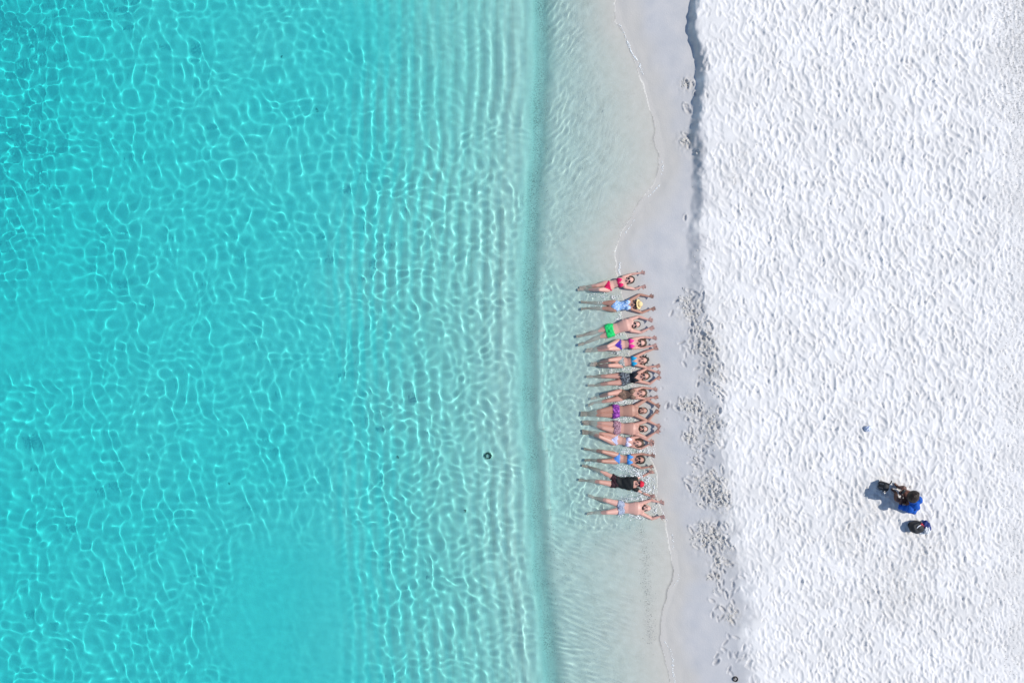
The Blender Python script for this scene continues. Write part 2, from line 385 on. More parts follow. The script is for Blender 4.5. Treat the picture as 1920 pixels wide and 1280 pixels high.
W = np.where((np.abs(WX) < 16.5) & (np.abs(WY) < 11), W, W * .0)
keep = GZ < -.005
ny, nx = WX.shape
idx = np.arange(nx * ny).reshape(ny, nx)
q = np.stack([idx[:-1, :-1], idx[:-1, 1:], idx[1:, 1:], idx[1:, :-1]], -1).reshape(-1, 4)
kq = keep.ravel()[q].all(1); q = q[kq]
used, inv = np.unique(q, return_inverse=True)
co = np.stack([WX, WY, W], -1).reshape(-1, 3)[used]
me = mesh_np('sea_water', co, inv.reshape(-1, 4))
attr(me, 'depth', np.interp(dep, [0, .33, .5, .95, 3], [0, .33, .62, 1.55, 3.2]).ravel()[used])
attr(me, 'murk', (.26 * sstep(-60, -420, s_) + .40 * np.clip(stir, 0, 1) * sstep(-1.2, .3, noise(WX, WY, .35, 64))).ravel()[used])
water = link('sea_water', me, M_WATER)
tag(water, 'clear turquoise sea water with sunlit ripples, shallow and glassy at the shore', None, kind='structure')
water.cycles.is_caustics_caster = True


# ------------------------------------------------------------------ solid shapes for bodies, bags and other things
def frame(axis_, up=Vector((0, 0, 1))):
    a = Vector(axis_).normalized(); s_ = Vector(up).cross(a)
    if s_.length < 1e-4: s_ = Vector((0, 1, 0)).cross(a)
    s_.normalize(); return a, s_, a.cross(s_)

class Solid:                                # closed shapes gathered in one mesh, later fused into one skin
    def __init__(self): self.v = []; self.f = []
    def rings(self, pts, rads, flat=1.0, n=10, up=Vector((0, 0, 1))):
        base = len(self.v); P_ = [Vector(p) for p in pts]; m = len(P_)
        a, s_, u_ = frame(P_[-1] - P_[0], up)
        rows = []
        def ring(c, r, ax):
            _, s2, u2 = frame(ax, up); i0 = len(self.v)
            for k in range(n):
                t = 2 * math.pi * k / n
                self.v.append(c + s2 * (r * math.cos(t)) + u2 * (r * flat * math.sin(t)))
            rows.append(i0)
        for i, p in enumerate(P_):
            ax = (P_[min(i + 1, m - 1)] - P_[max(i - 1, 0)])
            if i == 0:
                d = (P_[1] - P_[0]).normalized()
                for q, w_ in ((.92, .38), (.6, .8)): ring(p - d * rads[0] * q, rads[0] * w_, ax)
            ring(p, rads[i], ax)
            if i == m - 1:
                d = (P_[-1] - P_[-2]).normalized()
                for q, w_ in ((.6, .8), (.92, .38)): ring(p + d * rads[-1] * q, rads[-1] * w_, ax)
        for a_, b_ in zip(rows, rows[1:]):
            for k in range(n): self.f.append((a_ + k, a_ + (k + 1) % n, b_ + (k + 1) % n, b_ + k))
        self.f.append(tuple(rows[0] + k for k in reversed(range(n)))); self.f.append(tuple(rows[-1] + k for k in range(n)))
    def ell(self, c, r, axis_=(1, 0, 0), up=Vector((0, 0, 1)), n=14, m=9, jit=0):
        c = Vector(c); a, s_, u_ = frame(axis_, up); i0 = len(self.v)
        self.v.append(c - a * r[0])
        for i in range(1, m):
            t = math.pi * i / m
            for k in range(n):
                q = 2 * math.pi * k / n; j = 1 + random.uniform(-jit, jit)
                self.v.append(c - a * (r[0] * math.cos(t) * j) + s_ * (r[1] * math.sin(t) * math.cos(q) * j) + u_ * (r[2] * math.sin(t) * math.sin(q) * j))
        self.v.append(c + a * r[0]); e = len(self.v) - 1
        for k in range(n): self.f.append((i0, i0 + 1 + (k + 1) % n, i0 + 1 + k))
        for i in range(m - 2):
            o = i0 + 1 + i * n
            for k in range(n): self.f.append((o + k, o + (k + 1) % n, o + n + (k + 1) % n, o + n + k))
        o = i0 + 1 + (m - 2) * n
        for k in range(n): self.f.append((o + k, o + (k + 1) % n, e))
    def box(self, c, d, axis_=(1, 0, 0), up=Vector((0, 0, 1)), bev=.2):
        c = Vector(c); a, s_, u_ = frame(axis_, up); n = 16; i0 = len(self.v); rows = []
        for z, w_ in ((-1, .82), (-.82, .97), (0, 1), (.82, .97), (1, .82)):     # rounded box: superellipse rings
            rows.append(len(self.v))
            for k in range(n):
                t = 2 * math.pi * (k + .5) / n; x, y = math.cos(t), math.sin(t); q = (abs(x) ** 5 + abs(y) ** 5) ** .2
                self.v.append(c + a * (x / q * d[0] * w_) + s_ * (y / q * d[1] * w_) + u_ * (z * d[2]))
        for a_, b_ in zip(rows, rows[1:]):
            for k in range(n): self.f.append((a_ + k, a_ + (k + 1) % n, b_ + (k + 1) % n, b_ + k))
        self.f.append(tuple(rows[0] + k for k in reversed(range(n)))); self.f.append(tuple(rows[-1] + k for k in range(n)))
    def mesh(self, name):
        me = bpy.data.meshes.new(name); me.from_pydata([tuple(p) for p in self.v], [], self.f); me.update()
        bm = bmesh.new(); bm.from_mesh(me); bmesh.ops.recalc_face_normals(bm, faces=bm.faces); bm.to_mesh(me); bm.free()
        me.polygons.foreach_set('use_smooth', [True] * len(me.polygons)); me.update(); return me
    def fused(self, name, voxel=.009, smooth=3, target=None):
        o = bpy.data.objects.new('work', self.mesh('work')); C.objects.link(o)
        r_ = o.modifiers.new('r', 'REMESH'); r_.mode = 'VOXEL'; r_.voxel_size = voxel; r_.use_smooth_shade = True
        if smooth:
            s2 = o.modifiers.new('s', 'SMOOTH'); s2.factor = .5; s2.iterations = smooth
        if target:
            d_ = o.modifiers.new('d', 'DECIMATE'); d_.ratio = target
        dg = bpy.context.evaluated_depsgraph_get(); dg.update()
        me = bpy.data.meshes.new_from_object(o.evaluated_get(dg)); me.name = name
        old = o.data; bpy.data.objects.remove(o); bpy.data.meshes.remove(old)
        me.polygons.foreach_set('use_smooth', [True] * len(me.polygons)); me.update(); return me

def part(name, sol, m, parent, fuse=None, label=None, smooth=2):
    me = sol.fused(name, fuse, smooth) if fuse else sol.mesh(name)
    o = link(name, me, m, parent); o.cycles.is_caustics_receiver = True
    if label: o['label'] = label
    return o

def garment(name, body_me, pred, off, m, parent, label=None, thick=.004):
    """Cloth cut from the body's own surface: faces chosen by pred(centre), lifted off the skin and given thickness."""
    bm = bmesh.new(); bm.from_mesh(body_me); bm.normal_update()
    for v in bm.verts: v.tag = False
    kill = [f for f in bm.faces if not pred(f.calc_center_median())]
    nrm = {v.index: v.normal.copy() for v in bm.verts}
    bmesh.ops.delete(bm, geom=kill, context='FACES')
    if not bm.faces: bm.free(); return None
    for v in bm.verts:
        o_ = off(v.co) if callable(off) else off
        v.co += v.normal * o_
    lone = [v for v in bm.verts if not v.link_faces]
    bmesh.ops.delete(bm, geom=lone, context='VERTS')
    outer = list(bm.faces); rim = [e for e in bm.edges if e.is_boundary]
    inner = {v: bm.verts.new(v.co - v.normal * thick) for v in list(bm.verts)}
    for f in outer: bm.faces.new([inner[v] for v in reversed(f.verts)])
    for e in rim:
        l_ = e.link_loops[0]; v0, v1 = l_.vert, l_.link_loop_next.vert
        bm.faces.new((v1, v0, inner[v0], inner[v1]))
    for f in bm.faces: f.smooth = True
    me = bpy.data.meshes.new(name); bm.to_mesh(me); bm.free()
    o = link(name, me, m, parent); o.cycles.is_caustics_receiver = True
    if label: o['label'] = label
    return o

SKIN = [mat('skin_fair', (.66, .37, .30), .45, .4, vary=.08, vscale=9), mat('skin_light', (.58, .31, .24), .45, .4, vary=.08, vscale=9),
        mat('skin_tanned', (.47, .245, .18), .45, .4, vary=.1, vscale=9), mat('skin_brown', (.13, .06, .045), .45, .4, vary=.1, vscale=9)]
M_HAIR_D = mat('dark_brown_hair', (.022, .014, .011), .5, .4, bump=.6, bscale=90, vary=.4, vscale=50)
M_HAIR_B = mat('brown_hair', (.07, .038, .022), .5, .4, bump=.6, bscale=90, vary=.4, vscale=50)
M_GLASS = mat('dark_sunglasses', (.008, .008, .01), .15, .6)
M_LIP = mat('lips', (.38, .10, .09), .4, .4)
M_EYE = mat('eyes', (.03, .02, .018), .2, .5)
M_BROW = mat('eyebrows', (.03, .018, .012), .7, .2)
def cloth(name, c, vary=.12): return mat(name, c, .7, .25, bump=.3, bscale=50, vary=vary, vscale=18)

def hand(sol, wrist, tip, sc_, side, curl=.5, palm_up=1):
    """palm, four unequal bent fingers and a thumb leaving the side of the palm"""
    w_ = Vector(wrist); d = (Vector(tip) - w_).normalized(); a, s_, u_ = frame(d)
    pc = w_ + d * .05 * sc_
    sol.rings([w_ - d * .01, w_ + d * .03 * sc_, w_ + d * .085 * sc_], [.027 * sc_, .038 * sc_, .043 * sc_], .52, 10)
    for i, (off, ln) in enumerate(((-.033, .062), (-.011, .074), (.012, .070), (.034, .054))):
        b = w_ + d * .085 * sc_ + s_ * off * sc_ * 1.15
        sp = (d + s_ * off * 7.0).normalized()
        k1 = b + sp * ln * .55 * sc_ + u_ * .018 * curl * sc_
        k2 = k1 + (sp * (1 - .65 * curl) + u_ * 1.2 * curl).normalized() * ln * .6 * sc_
        sol.rings([b - d * .02, k1, k2], [.0112 * sc_, .0105 * sc_, .0095 * sc_], 1, 6)
    t0 = w_ + d * .03 * sc_ + s_ * side * .032 * sc_
    t1 = t0 + (d * .55 + s_ * side * .85 + u_ * .25).normalized() * .04 * sc_
    t2 = t1 + (d * .9 + s_ * side * .3 + u_ * .4).normalized() * .032 * sc_
    sol.rings([t0, t1, t2], [.0165 * sc_, .0125 * sc_, .0105 * sc_], 1, 6)

ZOOM = 1877 / 220.0
ORG = {'A': 490, 'B': 610, 'C': 715, 'D': 830}
def bather(pn, j, label, male=False, skin=0, hair='dark', face=(), build=1.0, wear=(), hairfan=1.0, headtilt=0.0, beard=None, curl=.55):
    """A person lying on the back, head inland, arms stretched beyond the head. j: joints read off the photograph (zoomed pixels), third value = height above the sand."""
    def W_(p, h):
        u = 1060 + p[0] / ZOOM; v = ORG[pn] + p[1] / ZOOM
        x, y, _ = P(u, v, 0.0); g = min(ground_z(x, y), .12) - .012
        hh = p[2] if len(p) > 2 else h
        return Vector(P(u, v, g + hh))
    k = build * (1.06 if male else .94)
    hd, nk, ch, wa, pe = W_(j['head'], .125), W_(j['neck'], .115), W_(j['chest'], .115), W_(j['waist'], .105), W_(j['pelvis'], .105)
    a, lat, up = frame(nk - pe)              # lat points towards the top of the picture
    g0 = ground_z(pe.x, pe.y)
    root = empty('person', (pe.x, pe.y, g0))
    tag(root, label, 'person', 'bathers lying in a row at the edge of the sea')
    s = Solid()
    shw = .145 * k * (1.12 if male else 1)
    su_, sd_ = W_(j['su'], .10), W_(j['sd'], .10)
    nav = wa.lerp(pe, .35)
    hipw = (.085 if male else .092) * k
    hu, hdn = pe + lat * hipw - a * .03, pe - lat * hipw - a * .03
    # torso
    fw = 1.0 if male else .97
    cc = [pe - a * .10, pe - a * .04, pe + a * .03, pe.lerp(wa, .5), wa, wa.lerp(ch, .45), ch - a * .02, ch + a * .06, ch + a * .13]
    ww = [.095, .150, .156, .143, .136, .148, .168, .172, .130] if male else [.10, .156, .160, .138, .114, .124, .140, .142, .112]
    s.rings([c + up * (.004 if i < 5 else .012) for i, c in enumerate(cc)], [q * k for q in ww], .60, 22)
    mid = (su_ + sd_) / 2
    s.rings([su_, mid + up * .01, sd_], [.055 * k, .074 * k, .055 * k], .95, 12)
    s.rings([mid - a * .03, nk + a * .02, (nk + hd) / 2], [.07 * k, .056 * k, .052 * k], 1, 12)
    if male:
        for q in (1, -1): s.ell(ch + a * .05 + lat * q * .075 * k + up * .055, (.075, .085, .05), a)
    else:
        for q in (1, -1): s.ell(ch + a * .025 + lat * q * .078 * k + up * .065, (.066, .068, .052), a)
    # arms
    hands = []
    for (sh, q) in ((su_, 'u'), (sd_, 'd')):
        el, wr, ha = W_(j['e' + q], .07), W_(j['w' + q], .11), W_(j['h' + q], .15)
        s.rings([sh, sh.lerp(el, .35), el], [.057 * k, .052 * k, .038 * k], 1, 10)
        s.rings([el, el.lerp(wr, .3), wr], [.039 * k, .040 * k, .026 * k], 1, 10)
        hand(s, wr, ha, 1.12 if male else 1.02, 1 if q == 'u' else -1, curl)
        hands.append((sh, el, wr))
    # legs
    legs = []
    for (hip, q) in ((hu, 'u'), (hdn, 'd')):
        kn, an, to = W_(j['k' + q], .062), W_(j['a' + q], .03), W_(j['t' + q], .08)
        s.rings([hip, hip.lerp(kn, .3), hip.lerp(kn, .75), kn], [.092 * k, .089 * k, .066 * k, .056 * k], 1, 12)
        s.rings([kn, kn.lerp(an, .3) - up * .008, kn.lerp(an, .7), an], [.055 * k, .060 * k, .042 * k, .033 * k], 1, 12)
        d = (to - an).normalized()
        s.rings([an - Vector((0, 0, .02)), an + d * .05, an + d * .15], [.037 * k, .041 * k, .030 * k], .8, 10)
        for t_ in range(5):
            b = an + d * .15 + lat * (t_ - 2) * .015; s.rings([b, b + d * (.045 - .004 * abs(t_ - 1)) + Vector((0, 0, .01))], [.0105, .0095], 1, 6)
        legs.append((hip, kn, an))
    # head: lies on its back, face to the sky, chin towards the chest
    fa = (a + up * headtilt).normalized(); fu = fa.cross(lat) * -1 if fa.cross(lat).z < 0 else fa.cross(lat)
    hs = 1.10
    s.ell(hd + fa * .02 * hs, (.103 * hs, .078 * hs, .094 * hs), fa, fu)
    s.ell(hd - fa * .050 * hs + fu * .028 * hs, (.062 * hs, .058 * hs, .060 * hs), fa, fu)
    s.rings([hd + fa * .012 * hs + fu * .085 * hs, hd - fa * .030 * hs + fu * .108 * hs], [.010 * hs, .017 * hs], 1, 8, fu)
    for q in (1, -1): s.ell(hd + lat * q * .080 * hs, (.030 * hs, .010 * hs, .019 * hs), fa, fu, 8, 6)
    body = s.fused('body', .0088, 3, .34)
    # ripple of belly and ribs comes with the fused shapes; one skin for the whole body
    sk = SKIN[skin]
    ob = link('body', body, sk, root); ob.cycles.is_caustics_receiver = True
    ob['label'] = 'skin of the person, arms stretched past the head'
    ax_len = (nk - pe).length
    def T(c): return (c - pe).dot(a) / ax_len
    def V_(c): return (c - (pe + a * (c - pe).dot(a))).dot(lat)
    def armd(c):                              # is this point on an arm rather than the trunk
        best = 9
        for sh, el, wr in hands:
            for p0, p1 in ((sh, el), (el, wr)):
                t = max(0, min(1, (c - p0).dot(p1 - p0) / (p1 - p0).length_squared)); best = min(best, (c - p0 - (p1 - p0) * t).length if t > .12 or p0 is el else 9)
        return best
    def legt(c):                              # how far down the thigh, and is it a leg
        r_ = None
        for hip, kn, an in legs:
            t = (c - hip).dot(kn - hip) / (kn - hip).length_squared
            dd = (c - hip - (kn - hip) * max(0, min(1, t))).length
            if r_ is None or dd < r_[1]: r_ = (t, dd)
        return r_[0]
    trunk = lambda c: -.45 < T(c) < 1.0 and abs(V_(c)) < .24
    # hair, beard, glasses, features
    hm = M_HAIR_D if hair in ('dark', 'short', 'curly', 'bun') else M_HAIR_B
    if hair:
        h_ = Solid()
        if hair in ('short', 'brownshort'):
            h_.ell(hd + fa * .040 * hs - fu * .022 * hs, (.100 * hs, .085 * hs, .082 * hs), fa, fu, 16, 10, .02)
        else:
            f_ = hairfan
            h_.ell(hd + fa * .035 * hs - fu * .030 * hs, (.125 * hs * f_, .105 * hs * f_, .072 * hs), fa, fu, 18, 12, .04)
            h_.ell(hd - fa * .02 * hs - fu * .045 * hs, (.12 * hs, .098 * hs * f_, .045 * hs), fa, fu, 16, 10, .04)
            if hair == 'bun': h_.ell(hd + fa * .14 * hs - fu * .03, (.05, .045, .045), fa, fu, 12, 8, .05)
            if hair == 'curly':
                for q in range(16):
                    t = 2 * math.pi * q / 16; h_.ell(hd + fa * (.03 + .115 * math.cos(t)) * hs + lat * .10 * math.sin(t) * hs - fu * .01, (.028, .028, .03), fa, fu, 8, 6, .1)
            if hair in ('bun', 'long', 'brownlong'):
                for q in range(7):
                    t = random.uniform(-1.2, 1.2); b = hd + fa * .09 * hs * math.cos(t) + lat * .09 * math.sin(t) * hs - fu * .05
                    h_.rings([b, b + (fa * math.cos(t) + lat * math.sin(t)) * .06, b + (fa * math.cos(t) + lat * math.sin(t * 1.3)) * .10 - fu * .01], [.020, .014, .007], 1, 6)
        part('hair', h_, hm, root, .011, None, 1)
    if beard is not None:
        b_ = Solid()
        b_.ell(hd - fa * .075 * hs + fu * .035 * hs, (.050 * hs, .061 * hs, .052 * hs), fa, fu, 14, 9, .04)
        for q in (1, -1): b_.ell(hd - fa * .03 * hs + lat * q * .062 * hs + fu * .015, (.052 * hs, .022 * hs, .045 * hs), fa, fu, 10, 7, .04)
        part('beard', b_, M_HAIR_D if beard == 'dark' else M_HAIR_B, root, .009, None, 1)
    if 'glasses' in face:
        g_ = Solid()
        for q in (1, -1):
            g_.ell(hd + fa * .012 * hs + lat * q * .034 * hs + fu * .090 * hs, (.025 * hs, .030 * hs, .010), fa, fu, 12, 6)
            g_.rings([hd + fa * .012 * hs + lat * q * .058 * hs + fu * .085 * hs, hd + fa * .008 * hs + lat * q * .084 * hs + fu * .01], [.005, .004], 1, 6)
        g_.rings([hd + fa * .014 * hs + lat * .03 * hs + fu * .098 * hs, hd + fa * .014 * hs - lat * .03 * hs + fu * .098 * hs], [.006, .006], 1, 6)
        part('sunglasses', g_, M_GLASS, root)
    else:
        for q in (1, -1):
            e_ = Solid(); e_.ell(hd + fa * .008 * hs + lat * q * .032 * hs + fu * .086 * hs, (.007, .014, .008), fa, fu, 8, 6); part('eye', e_, M_EYE, root)
            e_ = Solid(); e_.ell(hd + fa * .030 * hs + lat * q * .033 * hs + fu * .088 * hs, (.006, .020, .007), fa, fu, 8, 6); part('eyebrow', e_, M_BROW, root)
    e_ = Solid(); e_.ell(hd - fa * .058 * hs + fu * .090 * hs, (.009, .024, .008), fa, fu, 10, 6); part('mouth', e_, M_LIP, root)
    for wv in wear:
        kind, m_, lab = wv[0], wv[1], (wv[2] if len(wv) > 2 else None)
        if kind == 'bikini_top':
            def pr(c):
                if not trunk(c) or armd(c) < .05: return False
                d_ = (c - ch); al = d_.dot(a); v = abs(V_(c)); z = d_.dot(up)
                cup = -.045 < al < .105 and abs(v - .078 * k) < .085 * (1 - (al + .045) / .17) and z > .02
                band = -.052 < al < -.028
                strap = .09 <= al < .20 and abs(v - (.078 * k - (al - .09) * .45)) < .010 and z > 0
                return cup or band or strap
            garment('bikini_top', body, pr, .007, m_, root, lab)
        elif kind == 'bikini_bottom':
            def pr(c):
                if not trunk(c): return False
                d_ = (c - pe); al = d_.dot(a); v = abs(V_(c)); z = d_.dot(up)
                return al < .055 and al > -.135 and al > .030 - .155 * (1 - min(1, v / (.135 * k)) ** 1.1)
            garment('bikini_bottom', body, pr, .007, m_, root, lab)
        elif kind == 'swimsuit':
            def pr(c):
                if not trunk(c) or armd(c) < .048: return False
                d_ = (c - pe); al = d_.dot(a); v = abs(V_(c)); z = (c - ch).dot(up)
                if al < .03: return al > -.135 and al > .030 - .155 * (1 - min(1, v / (.135 * k)) ** 1.1)
                ac = (c - ch).dot(a)
                if ac > .02 and z > 0: return v > (ac - .02) * .75 - .0 and ac < .16 and v < .135 * k - (ac - .02) * .25
                return ac < .13
            garment('swimsuit', body, pr, .008, m_, root, lab)
        elif kind == 'swim_skirt':
            garment('skirt', body, lambda c: trunk(c) and (c - pe).dot(a) < .14 and ((c - pe).dot(a) > -.06 or -1 < legt(c) < .2 and (c - pe).dot(a) > -.16), .016, m_, root, lab)
        elif kind == 'shorts':
            ln = wv[3] if len(wv) > 3 else .42
            def pr(c):
                al = (c - pe).dot(a)
                return abs(V_(c)) < .36 and al < .075 and (al > -.04 or legt(c) < ln) and al > -.5
            garment('shorts', body, pr, lambda c: .013 + .009 * math.sin(c.x * 60) * math.sin(c.y * 45 + 1), m_, root, lab)
        elif kind == 'tshirt':
            def pr(c):
                al = T(c)
                if -.02 < al < .93 and abs(V_(c)) < .23 and (c - nk).length > .085: return True
                for sh, el, wr in hands:
                    t = (c - sh).dot(el - sh) / (el - sh).length_squared
                    if -.3 < t < .5 and (c - sh - (el - sh) * max(0, t)).length < .085: return True
                return False
            garment('shirt', body, pr, lambda c: .014 + .007 * math.sin(c.x * 38 + c.y * 22) , m_, root, lab)
        elif kind == 'hat':
            h2 = Solid(); hc = hd + fa * .10 * hs + fu * .045
            ax_ = (fa * .86 + fu * .5).normalized()
            h2.ell(hc, (.012, .150, .135), ax_, fu, 22, 8, .02); h2.ell(hc + ax_ * .035, (.075, .085, .085), ax_, fu, 16, 10, .01)
            o_ = part('sun_hat', h2, m_, root, .010, lab, 1)
            h3 = Solid(); h3.ell(hc + ax_ * .016, (.014, .090, .090), ax_, fu, 20, 6); part('hat_band', h3, M_BAND, o_)
        elif kind == 'cap':
            h2 = Solid(); h2.ell(hd + fa * .055 * hs + fu * .01, (.085 * hs, .086 * hs, .092 * hs), fa, fu, 16, 10)
            h2.ell(hd + fa * .050 * hs + fu * .115 * hs, (.035, .060, .012), fa, fu, 14, 6)
            part('cap', h2, m_, root, .009, lab, 1)
        elif kind == 'skirt_band': pass
    return root, hd, dict(a=a, lat=lat, up=up, pe=pe, ch=ch)

